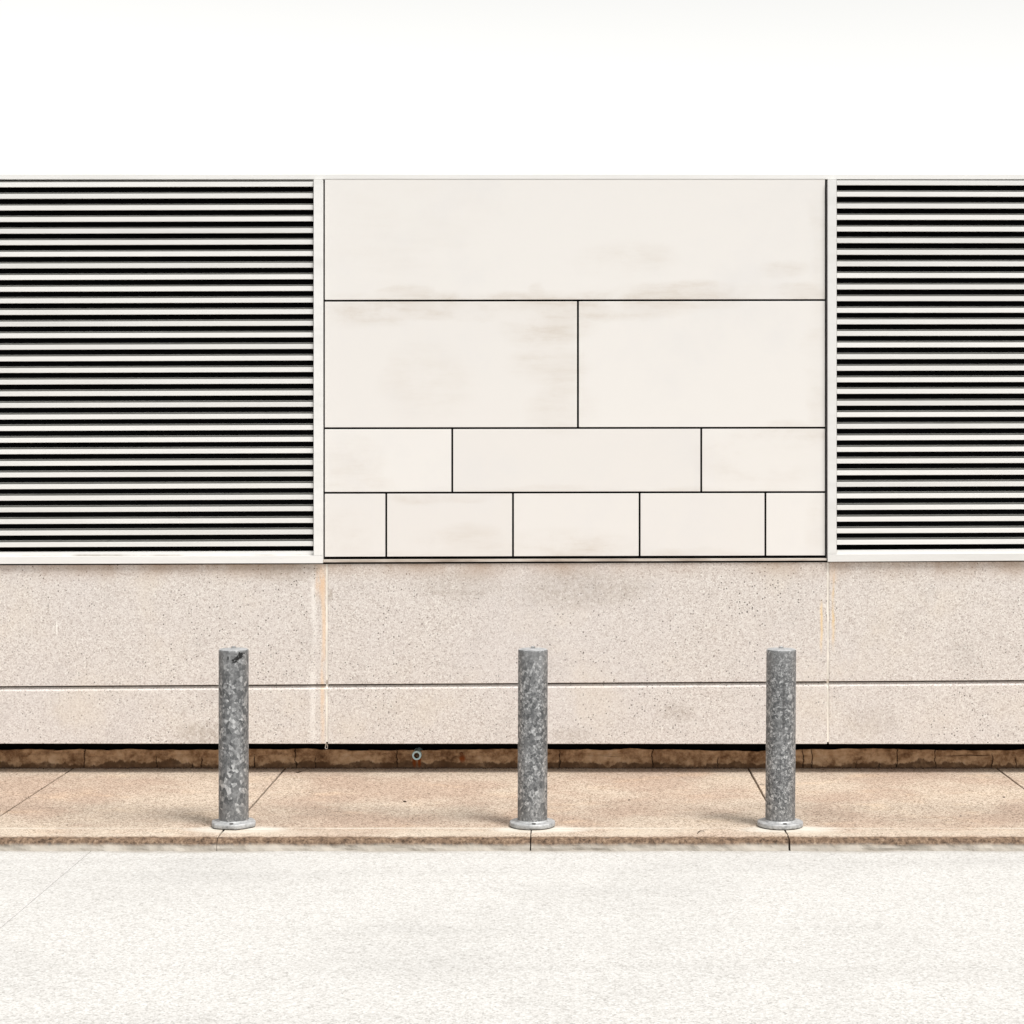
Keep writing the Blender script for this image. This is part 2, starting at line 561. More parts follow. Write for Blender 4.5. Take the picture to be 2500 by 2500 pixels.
def mat_galv(name, scale, off, mark=False, streak=False):
    g = G(name, 0.55, 0.65, 0.4)
    g.use_object()
    p0 = g.vec(1, 1, 0.85, off)
    dn = g.t.nodes.new("ShaderNodeVectorMath")
    dn.operation = 'ADD'
    nz = g.noise(scale * 0.55, 3, 0.6, p0, 0.0, "Color")
    nv = g.t.nodes.new("ShaderNodeVectorMath")
    nv.operation = 'SCALE'
    g.t.links.new(nz, nv.inputs[0])
    nv.inputs["Scale"].default_value = 0.5 / scale
    g.t.links.new(p0, dn.inputs[0])
    g.t.links.new(nv.outputs[0], dn.inputs[1])
    p = dn.outputs[0]
    a = g.red(g.vor(scale, p))
    b = g.red(g.vor(scale * 2.1, p))
    mk = g.smooth(g.noise(6.0, 4, 0.6, p0), 0.42, 0.58)
    v = g.add(g.mul(a, g.sub(0.72, g.mul(mk, 0.3))), g.mul(b, g.add(0.28, g.mul(mk, 0.3))))
    col = g.ramp(v, [(0.14, (0.115, 0.118, 0.122)), (0.36, (0.185, 0.189, 0.194)), (0.58, (0.275, 0.279, 0.284)), (0.76, (0.42, 0.425, 0.43)), (0.90, (0.66, 0.665, 0.67))])
    drip = g.noise(16.0, 4, 0.55, g.vec(1, 1, 0.12, off))
    col = g.mix(g.smooth(drip, 0.52, 0.74, 0, 0.4), col, (0.44, 0.445, 0.45))
    topn = g.smooth(g.wob(g.z, 0.2, 9.0), 0.78, 0.98)
    col = g.mix(g.mul(topn, 0.45), col, g.ramp(g.noise(14, 5, 0.65, p0), [(0.3, (0.15, 0.153, 0.155)), (0.7, (0.42, 0.42, 0.42))]))
    foot = g.mul(g.smooth(g.wob(g.z, 0.12, 12.0), 0.02, 0.17, 1.0, 0.0), 0.4)
    col = g.mix(foot, col, (0.30, 0.303, 0.306))
    if streak:
        s1 = g.mul(g.band(g.wob(g.x, 0.012, 9.0), 0.000, 0.014, 0.006), g.band(g.z, 0.52, 0.86, 0.06))
        s2 = g.mul(g.band(g.wob(g.x, 0.010, 9.0), -0.012, -0.006, 0.004), g.band(g.z, 0.20, 0.60, 0.08))
        col = g.mix(g.mul(g.mx(s1, g.mul(s2, 0.6)), 0.7), col, (0.10, 0.10, 0.103))
    if mark:
        # splash of black paint high on the street side
        xx, zz = g.wob(g.x, 0.05, 38.0, 4), g.wob(g.z, 0.05, 42.0, 4)
        along = g.add(g.mul(g.sub(xx, 0.040), 0.78), g.mul(g.sub(zz, 0.958), 0.62))
        across = g.sub(g.mul(g.sub(zz, 0.958), 0.78), g.mul(g.sub(xx, 0.040), 0.62))
        ea = g.math('DIVIDE', along, 0.040)
        eb = g.math('DIVIDE', across, 0.0155)
        m = g.smooth(g.add(g.add(g.mul(ea, ea), g.mul(eb, eb)), g.mul(g.sub(g.noise(85, 4, 0.75), 0.5), 4.5)), 0.75, 1.05, 1.0, 0.0)
        ec = g.math('DIVIDE', g.sub(g.x, -0.0175), 0.0045)
        ed = g.math('DIVIDE', g.sub(g.z, 0.952), 0.013)
        m = g.mx(m, g.smooth(g.add(g.mul(ec, ec), g.mul(ed, ed)), 0.6, 1.0, 1.0, 0.0))
        sp = g.mul(g.smooth(g.noise(95, 3, 0.7), 0.60, 0.65), g.blob(0.03, 0.953, 0.075, 0.035))
        m = g.mul(g.mx(m, sp), g.smooth(g.y, -0.03, -0.01, 1.0, 0.0))
        col = g.mix(m, col, (0.006, 0.006, 0.006))
        g.put(g.b.inputs["Metallic"], g.mul(g.inv(m), 0.65))
    g.color(col, 0.86)
    g.rough(g.smooth(v, 0.2, 0.8, 0.62, 0.48))
    g.bump(g.add(g.mul(v, 0.5), g.noise(70, 3, 0.6)), 0.12, 0.003)
    return g.m


def mat_plate():
    g = G("zinc_base_plate", 0.6, 0.35, 0.4)
    n = g.noise(38.0, 5, 0.65)
    col = g.ramp(n, [(0.30, (0.26, 0.265, 0.27)), (0.5, (0.44, 0.445, 0.45)), (0.72, (0.58, 0.585, 0.59))])
    low = g.smooth(g.wob(g.z, 0.014, 60.0), 0.0, 0.010, 1.0, 0.0)
    col = g.mix(low, col, (0.10, 0.085, 0.07))
    g.color(col, 0.9)
    g.bump(n, 0.4, 0.004)
    return g.m


M_CLAD = mat_cladding()
M_WHITE = mat_white_metal()
M_SILL = mat_sill_stained()
M_LEDGE = mat_ledge()
M_LIP = mat_plain("shade_grey_back_lip", (0.23, 0.225, 0.205), 0.6, 0.3)  # shade behind the white nose put into a darker grey
M_DARK = mat_plain("black_void_and_shade", (0.012, 0.012, 0.012), 0.95, 0.05)  # lines voids and joints; also painted shade on slat blades and under the sill
M_TRIM = mat_plain("grey_edge_trim", (0.16, 0.155, 0.145), 0.5, 0.4)
M_PRECAST = mat_precast()
M_SEAL = mat_plain("joint_sealant", (0.82, 0.78, 0.71), 0.8, 0.2)
M_FOUND = mat_foundation()
M_PAVE = mat_pavement("tan_pavement_concrete")
M_KERB = mat_pavement("kerb_concrete", True)
M_ROAD = mat_road()
M_ASPHALT = mat_plain("dark_asphalt", (0.055, 0.055, 0.057), 0.95, 0.2)
M_DIRT = mat_plain("dark_joint_dirt", (0.016, 0.012, 0.009), 1.0, 0.05)
M_GRIT = mat_plain("grit", (0.09, 0.06, 0.042), 1.0, 0.1)
M_PLATE = mat_plate()
M_BOLT = mat_plain("dark_bolt_steel", (0.05, 0.045, 0.04), 0.7, 0.3, 0.5)
M_NUT = mat_plain("steel_nut", (0.42, 0.42, 0.42), 0.4, 0.5, 0.8)
M_PVC = mat_plain("pale_blue_plastic", (0.60, 0.82, 0.86), 0.45, 0.4)
M_RUST = mat_plain("rusty_iron", (0.20, 0.09, 0.04), 0.9, 0.2)
M_TWIG = mat_plain("dry_twig_bark", (0.035, 0.024, 0.016), 0.9, 0.1)
M_STONE = mat_plain("dark_pebble", (0.06, 0.045, 0.035), 0.9, 0.1)
M_GROUND = mat_plain("ground_cover", (0.13, 0.125, 0.11), 0.95, 0.1)
M_ROOF = mat_plain("grey_roof_membrane", (0.35, 0.35, 0.34), 0.9, 0.1)

# ---------------------------------------------------------------- ground, road, pavement, kerb
KERB_F = 10.71          # kerb face
SEAM = 10.998           # slab meets kerb
ROADZ = -0.068

bm = bmesh.new()
wbox(bm, -400, 400, -400, 600, -0.60, -0.30)
tag(from_bm("ground", bm, M_GROUND), "flat open ground stretching away around the building", kind="structure")

bm = bmesh.new()
wbox(bm, -60, 60, -14.0, 7.0, ROADZ - 0.18, ROADZ - 0.008)  # out of view; added dark to lessen light bounced onto wall and bollards
tag(from_bm("road", bm, M_ASPHALT), "unseen dark asphalt roadway, added to cut bounce light, beyond the concrete lay-by", kind="structure")
bm = bmesh.new()
wbox(bm, -60, 60, 7.004, KERB_F + 0.02, ROADZ - 0.30, ROADZ - 0.03)
layby = tag(from_bm("lay_by", bm, M_DIRT), "pale concrete lay-by in front of the kerb", kind="structure")
for y0_, y1_ in ((7.004, 10.32), (10.3235, KERB_F + 0.015)):
    for x0_, x1_ in ((-60, -7.1), (-7.1, -2.6), (-2.6, 3.4), (3.4, 8.2), (8.2, 60)):
        bm = bmesh.new()
        wbox(bm, x0_ + 0.0016, x1_ - 0.0016, y0_, y1_, ROADZ - 0.10, ROADZ, 0.002)
        from_bm("concrete_slab", bm, M_ROAD, layby)

bm = bmesh.new()
wbox(bm, -60, 60, KERB_F + 0.05, YF + 0.25, -0.25, -0.035)
pave = tag(from_bm("pavement", bm, M_DIRT), "tan speckled concrete pavement between the kerb and the wall", kind="structure")

JX = [-8.0, -6.32, -4.75, -3.285, -1.878, -0.203, 1.195, 2.844, 4.25, 5.9, 7.4]
rnd = random.Random(4)


def slab(x0, x1, y0, y1, gap, jit, name, mat, parent, seed):
    r = random.Random(seed)
    bm = bmesh.new()
    n = 26
    pts = []
    xa, xb = x0 + gap / 2, x1 - gap / 2
    ph = r.random() * 50
    for i in range(n + 1):      # left side front to back
        y = y0 + (y1 - y0) * i / n
        pts.append((xa + jit * mnoise.noise((ph, y * 9, x0)) + jit * 0.5 * mnoise.noise((ph, y * 31, x0)), y))
    m = max(4, int((x1 - x0) / 0.05))
    for i in range(1, m):       # back edge
        x = xa + (xb - xa) * i / m
        pts.append((x, y1 + 0.010 * mnoise.noise((x * 3.1, 1.3, 2)) + 0.006 * mnoise.noise((x * 17, 4.3, 2))))
    for i in range(n + 1):
        y = y1 - (y1 - y0) * i / n
        pts.append((xb + jit * mnoise.noise((ph + 9, y * 9, x1)) + jit * 0.5 * mnoise.noise((ph, y * 31, x1)), y))
    top = [bm.verts.new((x, y, 0.0)) for x, y in pts]
    bot = [bm.verts.new((x, y, -0.06)) for x, y in pts]
    bm.faces.new(top[::-1])
    k = len(pts)
    for i in range(k):
        j = (i + 1) % k
        bm.faces.new((top[i], top[j], bot[j], bot[i]))
    bmesh.ops.recalc_face_normals(bm, faces=bm.faces[:])
    es = [e for e in bm.edges if abs(e.verts[0].co.z) < 1e-6 and abs(e.verts[1].co.z) < 1e-6]
    bmesh.ops.bevel(bm, geom=es, offset=0.003, segments=1, affect='EDGES')
    return from_bm(name, bm, mat, parent)


for i in range(len(JX) - 1):
    slab(JX[i], JX[i + 1], SEAM + 0.0004, YF - 0.022, 0.0125, 0.003, "paving_slab", M_PAVE, pave, i)
for s in (-1, 1):
    xa, xb = (-60, JX[0]) if s < 0 else (JX[-1], 60)
    bm = bmesh.new()
    wbox(bm, xa + 0.004, xb - 0.004, SEAM + 0.0004, YF - 0.022, -0.06, 0.0)
    from_bm("paving_slab", bm, M_PAVE, pave)

bm = bmesh.new()
wbox(bm, -60, 60, KERB_F + 0.04, SEAM - 0.02, -0.25, -0.04)
kerb = tag(from_bm("kerb", bm, M_DIRT), "weathered concrete kerb with a chipped brown edge", kind="structure")

KJ = [-8.0, -6.32, -4.75, -3.29, -1.915, -0.207, 1.205, 2.85, 4.25, 5.9, 7.4]


def kerb_piece(x0, x1, step, gap, seed):
    """curved-nose kerb, its arris chipped, its end joints ragged"""
    bm = bmesh.new()
    prof = [(SEAM - 0.0004, -0.06), (SEAM - 0.0004, 0.0)]
    for t in range(1, 9):
        prof.append((SEAM + (KERB_F + 0.045 - SEAM) * t / 8, 0.0))
    for t in range(1, 6):
        a = math.radians(18 * t)
        prof.append((KERB_F + 0.045 - 0.040 * math.sin(a), -0.034 + 0.034 * math.cos(a)))
    prof += [(KERB_F + 0.002, -0.05), (KERB_F, -0.065), (KERB_F - 0.003, ROADZ - 0.03)]
    xa, xb = x0 + gap / 2, x1 - gap / 2
    n = max(2, int((xb - xa) / step))
    rows = []
    for i in range(n + 1):
        x = xa + (xb - xa) * i / n
        row = []
        for (y, z) in prof:
            xx = x
            if i in (0, n):
                xx += 0.007 * mnoise.noise((x * 3, y * 11, seed)) + 0.003 * mnoise.noise((x * 3, y * 40, z * 40))
            w = 1.0 if y < KERB_F + 0.05 else 0.0
            d = (0.010 * mnoise.noise((x * 6, z * 20, 3.0)) + 0.007 * mnoise.noise((x * 22, z * 30 + y * 9, 7.0))) * w
            dz = -abs(0.008 * mnoise.noise((x * 9, y * 30, 11.0))) * w
            row.append(bm.verts.new((xx, y + d, z + dz)))
        rows.append(row)
    for a, b in zip(rows[:-1], rows[1:]):
        for i in range(len(prof) - 1):
            bm.faces.new((a[i], b[i], b[i + 1], a[i + 1]))
    bm.faces.new(rows[0])
    bm.faces.new(rows[-1][::-1])
    bmesh.ops.recalc_face_normals(bm, faces=bm.faces[:])
    return from_bm("kerb_stone", bm, M_KERB, kerb)


for i in range(len(KJ) - 1):
    kerb_piece(KJ[i], KJ[i + 1], 0.02, 0.009, i + 0.5)
kerb_piece(-60, KJ[0], 2.0, 0.009, 90.0)
kerb_piece(KJ[-1], 60, 2.0, 0.009, 91.0)

# ---------------------------------------------------------------- the building
bld = bpy.data.objects.new("plant_building", None)
COL.objects.link(bld)
bld.location = (0, YF, 0)
tag(bld, "pale building with white louvres, cream cladding panels and a precast concrete base", "building")


class child_of:
    """parent that keeps world coordinates of the child meshes"""


def adopt(o, parent):
    o.parent = parent
    root = parent
    while root.parent is not None:
        root = root.parent
    if parent is bld:
        o.location = (0, -YF, 0)
    return o


def part(name, bm, mat, parent, smooth=False):
    return adopt(from_bm(name, bm, mat, None, smooth), parent)


XL, XR = -1300, 4150            # building ends, photo pixels on the wall plane
TOPY = 438.0                    # top of the cladding and louvres
LL0, LL1 = -480.0, 788.0
RL0, RL1 = 2021.0, 3290.0

# rear and side walls, roof
x0w, x1w = PX(XL, YP), PX(XR, YP)
ztop = PZ(TOPY, YP)
bm = bmesh.new()
wbox(bm, x0w, x0w + 0.2, YP + 0.11, 19.0, -0.05, ztop)
wbox(bm, x1w - 0.2, x1w, YP + 0.11, 19.0, -0.05, ztop)
wbox(bm, x0w + 0.2, x1w - 0.2, 18.8, 19.0, -0.05, ztop)
part("wall", bm, M_CLAD, bld)
bm = bmesh.new()
wbox(bm, x0w + 0.21, x1w - 0.21, YF + 0.01, 18.79, ztop - 0.25, ztop - 0.08)
part("roof", bm, M_ROOF, bld)
bm = bmesh.new()
wbox(bm, x0w - 0.02, x1w + 0.02, YP + 0.001, YP + 0.24, ztop + 0.001, ztop + 0.036, 0.003)
part("coping", bm, M_WHITE, bld)
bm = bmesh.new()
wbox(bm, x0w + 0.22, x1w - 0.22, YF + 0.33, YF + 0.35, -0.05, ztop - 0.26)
part("lining", bm, M_DARK, bld)  # black sheet, seen above the foundation as the overhang's shade

# foundation strip, rough cast with the lower render standing proud
bm = bmesh.new()
xa, xb = PX(XL, YP) + 0.02, PX(XR, YP) - 0.02
nx, nz = 560, 14
rows = []
for i in range(nx + 1):
    x = xa + (xb - xa) * i / nx
    row = []
    for k in range(nz + 1):
        ft = 0.114 + 0.016 * mnoise.noise((x * 1.3, 7, 2)) + 0.009 * mnoise.noise((x * 6, 7, 2)) + 0.004 * mnoise.noise((x * 21, 7, 2))  # top kept low so a black gap stands in for overhang shade
        z = -0.055 + (ft + 0.055) * k / nz
        lip = 0.078 + 0.02 * mnoise.noise((x * 2.2, 0, 5)) + 0.012 * mnoise.noise((x * 9, 0, 1))
        pr = 0.010 if (z < lip and mnoise.noise((x * 0.9, 3, 3)) > -0.25) else 0.0
        y = YF + 0.010 - pr - 0.006 * mnoise.noise((x * 4, z * 9, 2)) - 0.005 * mnoise.noise((x * 15, z * 18, 8)) - 0.0025 * mnoise.noise((x * 40, z * 40, 4))
        row.append(bm.verts.new((x, y, z)))
    rows.append(row)
for a, b in zip(rows[:-1], rows[1:]):
    for k in range(nz):
        bm.faces.new((a[k], b[k], b[k + 1], a[k + 1]))
tops = [bm.verts.new((r[nz].co.x, YF + 0.055, r[nz].co.z - 0.004)) for r in rows]
for i in range(nx):
    bm.faces.new((rows[i][nz], rows[i + 1][nz], tops[i + 1], tops[i]))
bots = [bm.verts.new((r[nz].co.x, YF + 0.06, -0.055)) for r in rows]
for i in range(nx):
    bm.faces.new((tops[i], tops[i + 1], bots[i + 1], bots[i]))
bm.faces.new(rows[0] + [tops[0], bots[0]])
bm.faces.new(rows[-1][::-1] + [bots[-1], tops[-1]])
bmesh.ops.recalc_face_normals(bm, faces=bm.faces[:])
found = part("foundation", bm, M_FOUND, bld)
found["label"] = "rough brown stained concrete strip in shadow under the precast base"

# weep pipe and old fixing
def ring_y(bm, cx, cz, y0, y1, ro, ri, n=28, mi_in=1):
    def circ(r, y): return [bm.verts.new((cx + r * math.cos(2 * math.pi * i / n), y, cz + r * math.sin(2 * math.pi * i / n))) for i in range(n)]
    a, b, c, d = circ(ro, y1), circ(ro, y0), circ(ri, y0), circ(ri, y1)
    for p, q, mi in ((a, b, 0), (b, c, 0), (c, d, mi_in)):
        for i in range(n):
            j = (i + 1) % n
            f = bm.faces.new((p[i], p[j], q[j], q[i]))
            f.material_index = mi
    f = bm.faces.new(d)
    f.material_index = mi_in
    bmesh.ops.recalc_face_normals(bm, faces=bm.faces[:])


bm = bmesh.new()
ring_y(bm, PX(1018.5, YF), PZ(1842, YF), YF - 0.045, YF + 0.12, 0.030, 0.0185)
o = part("weep_pipe", bm, [M_PVC, M_DARK], found)
o["label"] = "pale blue plastic weep pipe end with a dark bore"
bm = bmesh.new()
bmesh.ops.create_icosphere(bm, subdivisions=2, radius=0.013)
for v in bm.verts:
    v.co *= 1 + 0.2 * mnoise.noise(v.co * 90)
    v.co += Vector((PX(1127, YF), YF - 0.004, PZ(1840, YF)))
o = part("fixing", bm, M_RUST, found)
o["label"] = "rusty stub of an old fixing"

# precast plinth: core, five panels each in an upper and a lower lift, sealed joints
PJ = [XL, -425, 798, 2021.5, 3244, XR]


def yg(x): return 1675.5 - 0.0060 * (x - 10)        # underside of the upper lift
def yt(x):                                           # top of the plinth
    return 1380.0 - 0.0036 * (x - 10)
def yb(x): return 1815.5 + 0.0004 * (x - 10)


bm = bmesh.new()
pbox(bm, XL + 6, XR - 6, yt(XL) + 8, yt(XR) + 8, 1800, 1800, YP + 0.045, YF + 0.32)
plinth = part("plinth", bm, M_DARK, bld)
for i in range(5):
    a, b = PJ[i] + 2.4, PJ[i + 1] - 2.4
    bm = bmesh.new()
    pbox(bm, a, b, yt(a), yt(b), yg(a), yg(b), YP, YP + 0.09, 0.0025)
    part("precast_panel", bm, M_PRECAST, plinth)
    # lower lift with a splayed top edge
    bm = bmesh.new()
    s1, s2 = 3.6, 11.5
    pf = []
    for x in (a, b):
        q = [P(x, yg(x) + s1, YP), P(x, yg(x) + s2, YP), P(x, yb(x), YP)]
        pf.append([Vector((q[0].x, YP + 0.09, q[0].z)), Vector((q[0].x, YP + 0.026, q[0].z)), q[1], q[2], Vector((q[2].x, YP + 0.30, q[2].z))])
    va = [bm.verts.new(p) for p in pf[0]]
    vb = [bm.verts.new(p) for p in pf[1]]
    for k in range(5):
        j = (k + 1) % 5
        bm.faces.new((va[k], va[j], vb[j], vb[k]))
    bm.faces.new(va[::-1])
    bm.faces.new(vb)
    bmesh.ops.recalc_face_normals(bm, faces=bm.faces[:])
    bmesh.ops.bevel(bm, geom=bm.edges[:], offset=0.002, segments=1, affect='EDGES')
    part("precast_panel", bm, M_PRECAST, plinth)
for i, x in enumerate(PJ[1:-1]):
    bm = bmesh.new()
    loops = []
    for t in range(41):
        y = yt(x) + 0.5 + (1811 - yt(x)) * t / 40
        jx = 0.35 * mnoise.noise((t * 0.35, x, 0))
        dep = YP + 0.0035 + 0.0025 * mnoise.noise((t * 0.6, x, 5))
        if abs(y - yg(x) - 4) < 6:
            dep += 0.012
        z = PZ(y, YP)
        xa_, xb_ = PX(x - 2.7, YP), PX(x + 2.7, YP)
        loops.append([bm.verts.new(p) for p in ((xa_, YP + 0.04, z), (xa_, dep + 0.002, z), (PX(x - 1.2 + jx, YP), dep - 0.001, z), (PX(x + 1.2 + jx, YP), dep, z), (xb_, dep + 0.003, z), (xb_, YP + 0.04, z))])
    for p, q in zip(loops[:-1], loops[1:]):
        for k in range(6):
            bm.faces.new((p[k], p[(k + 1) % 6], q[(k + 1) % 6], q[k]))
    bm.faces.new(loops[0])
    bm.faces.new(loops[-1][::-1])
    bmesh.ops.recalc_face_normals(bm, faces=bm.faces[:])
    part("sealant_joint", bm, M_SEAL, plinth)
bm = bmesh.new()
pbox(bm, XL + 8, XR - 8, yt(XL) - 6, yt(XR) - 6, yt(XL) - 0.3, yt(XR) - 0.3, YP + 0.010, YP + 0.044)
part("gap_shade_strip", bm, M_DARK, plinth)  # black strip added in the gap below the sill as painted shade
# tongue of sealant hanging out of the left joint
bm = bmesh.new()
tube(bm, [P(796.5, 1812, YP + 0.03), P(795.5, 1818, YP + 0.03), P(794, 1826, YP + 0.03), P(796, 1828, YP + 0.025), P(799.5, 1827, YP + 0.03), P(799.5, 1821, YP + 0.032), P(797.5, 1814, YP + 0.034)], 0.0028, 6)
part("sealant_drip", bm, M_SEAL, plinth)

# cladding bay(s)
YC = YP + 0.004


def hline(y0, s):
    return lambda x: y0 + s * (x - 1400)


rows_c = [hline(TOPY, 0.0), hline(733.4, -0.0014), hline(1045.0, -0.0011), hline(1202.4, -0.0015), hline(1357.5, -0.0026)]
cols_c = [[], [1410.9], [1104.0, 1712.0], [942.8, 1252.3, 1561.5, 1868.7]]


def cladding(xl, xr, full, label):
    bm = bmesh.new()
    wbox(bm, PX(xl - 4, YP), PX(xr + 4, YP), YC + 0.040, YC + 0.10, PZ(1374, YP), PZ(TOPY, YP) - 0.002)
    c = part("cladding", bm, M_DARK, bld)
    c["label"] = label
    for r in range(4):
        cs = [xl] + ([v for v in cols_c[r]] if full else [xl + (xr - xl) * (0.5 if r % 2 else 0.33)]) + [xr]
        for k in range(len(cs) - 1):
            a = cs[k] + (0 if k == 0 else 2.4)
            b = cs[k + 1] - (0 if k == len(cs) - 2 else 2.4)
            t, u = rows_c[r], rows_c[r + 1]
            g0 = 0.0 if r == 0 else 2.4
            g1 = 0.0 if r == 3 else 2.4
            bm = bmesh.new()
            dy = rnd.uniform(-0.0012, 0.0012)
            pbox(bm, a, b, t(a) + g0, t(b) + g0, u(a) - g1, u(b) - g1, YC + dy, YC + 0.012, 0.0014)
            part("cladding_panel", bm, M_CLAD, c)
    for x in (xl - 2.4, xr + 2.2):
        bm = bmesh.new()
        pbox(bm, x - 0.6, x + 0.6, TOPY, TOPY, 1357, 1357, YC + 0.028, YC + 0.045)
        part("edge_trim", bm, M_TRIM, c)
    bm = bmesh.new()
    e = rows_c[4]
    pbox(bm, xl - 4.2, xr + 4.4, e(xl) + 7.2, e(xr) + 7.2, yt(xl) - 4.3, yt(xr) - 4.3, YP - 0.012, YC + 0.05, 0.0012)
    part("ledge", bm, M_LEDGE, c)
    return c


cladding(793.0, 2014.0, True, "cream cladding panels in four courses between the louvres")
cladding(XL + 2, LL0 - 6, False, "cream cladding panels at the left end")
cladding(RL1 + 6, XR - 2, False, "cream cladding panels at the right end")

# louvres
SL_FACE = 11.5 * YP / F       # height of the white nose
PITCH = 28.34 * YP / F


def slat_mesh(x0, x1):
    """white nose with short returns, and a grey upstand on the blade behind it; local z=0 at the nose's underside"""
    bm = bmesh.new()
    h = SL_FACE
    # nose
    wbox(bm, x0, x1, 0.0, 0.016, 0.0, h, 0.0014, 0)
    # blade and weather lip; their black and grey stand in for shade between slats
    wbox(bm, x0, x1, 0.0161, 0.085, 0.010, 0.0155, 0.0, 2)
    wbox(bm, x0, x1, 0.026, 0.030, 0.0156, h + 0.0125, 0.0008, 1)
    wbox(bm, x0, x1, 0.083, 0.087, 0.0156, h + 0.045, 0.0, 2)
    me = bpy.data.meshes.new("slat")
    bm.normal_update()
    bm.to_mesh(me)
    bm.free()
    for m in (M_WHITE, M_LIP, M_DARK):
        me.materials.append(m)
    return me


def louvre(xl, xr, sx, label, y_ref, s_top, s_bot, sill_t, sill_b, band_t):
    """frame between pixel columns xl, xr; slats between the stiles"""
    YS = YP - 0.022
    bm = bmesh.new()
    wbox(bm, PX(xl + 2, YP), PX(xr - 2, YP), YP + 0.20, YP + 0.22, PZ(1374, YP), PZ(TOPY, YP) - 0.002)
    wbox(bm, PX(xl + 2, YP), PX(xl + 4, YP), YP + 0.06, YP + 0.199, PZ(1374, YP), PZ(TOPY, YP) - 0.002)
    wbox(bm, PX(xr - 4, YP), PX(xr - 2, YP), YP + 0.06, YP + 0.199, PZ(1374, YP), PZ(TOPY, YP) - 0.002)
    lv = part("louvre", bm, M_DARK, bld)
    lv["label"] = label
    for a, b in ((xl, xl + sx), (xr - sx, xr)):
        bm = bmesh.new()
        pbox(bm, a, b, TOPY + 0.3, TOPY + 0.3, sill_t(a) - 0.5, sill_t(b) - 0.5, YS, YP + 0.058, 0.0012)
        part("stile", bm, M_WHITE, lv)
    bm = bmesh.new()
    pbox(bm, xl, xr, sill_t(xl), sill_t(xr), sill_b(xl), sill_b(xr), YS - 0.001, YP + 0.10, 0.0012)
    part("sill", bm, M_WHITE, lv)
    a, b = xl + sx + 0.3, xr - sx - 0.3
    bm = bmesh.new()
    pbox(bm, a, b, band_t(a), band_t(b), sill_t(a) - 0.4, sill_t(b) - 0.4, YP + 0.006, YP + 0.09, 0.001)
    part("sill_upstand", bm, M_SILL, lv)
    X0, X1 = PX(a, YP), PX(b, YP)
    mx = 0.5 * (X0 + X1)
    me = slat_mesh(X0 - mx, X1 - mx)
    r2 = random.Random(int(xl))
    for k in range(32):
        y0, px0 = y_ref(k)
        s = s_top + (s_bot - s_top) * k / 31
        o = link("slat", me)
        o.parent = lv
        pym = y0 + s * (0.5 * (a + b) - px0)
        o.location = (mx, YP - 0.006 + r2.uniform(-0.001, 0.001), PZ(pym + r2.uniform(-0.25, 0.25), YP))
        o.rotation_euler = (0, math.atan(s), 0)
    return lv


louvre(LL0, LL1, 22.3, "white louvre with horizontal slats left of the cream panels",
       lambda k: (457.0 + 28.348 * k, 10.0), -0.0022, -0.0040,
       lambda x: 1358.8 - 0.0030 * (x - 10), lambda x: 1376.8 - 0.0022 * (x - 10), lambda x: 1347.5 - 0.0032 * (x - 10))
louvre(RL0, RL1, 21.5, "white louvre with horizontal slats right of the cream panels",
       lambda k: (451.9 + 28.326 * k, 2045.0), 0.0012, -0.0042,
       lambda x: 1353.0 - 0.0050 * (x - 2045), lambda x: 1371.5 - 0.0060 * (x - 2045), lambda x: 1343.0 - 0.0060 * (x - 2045))

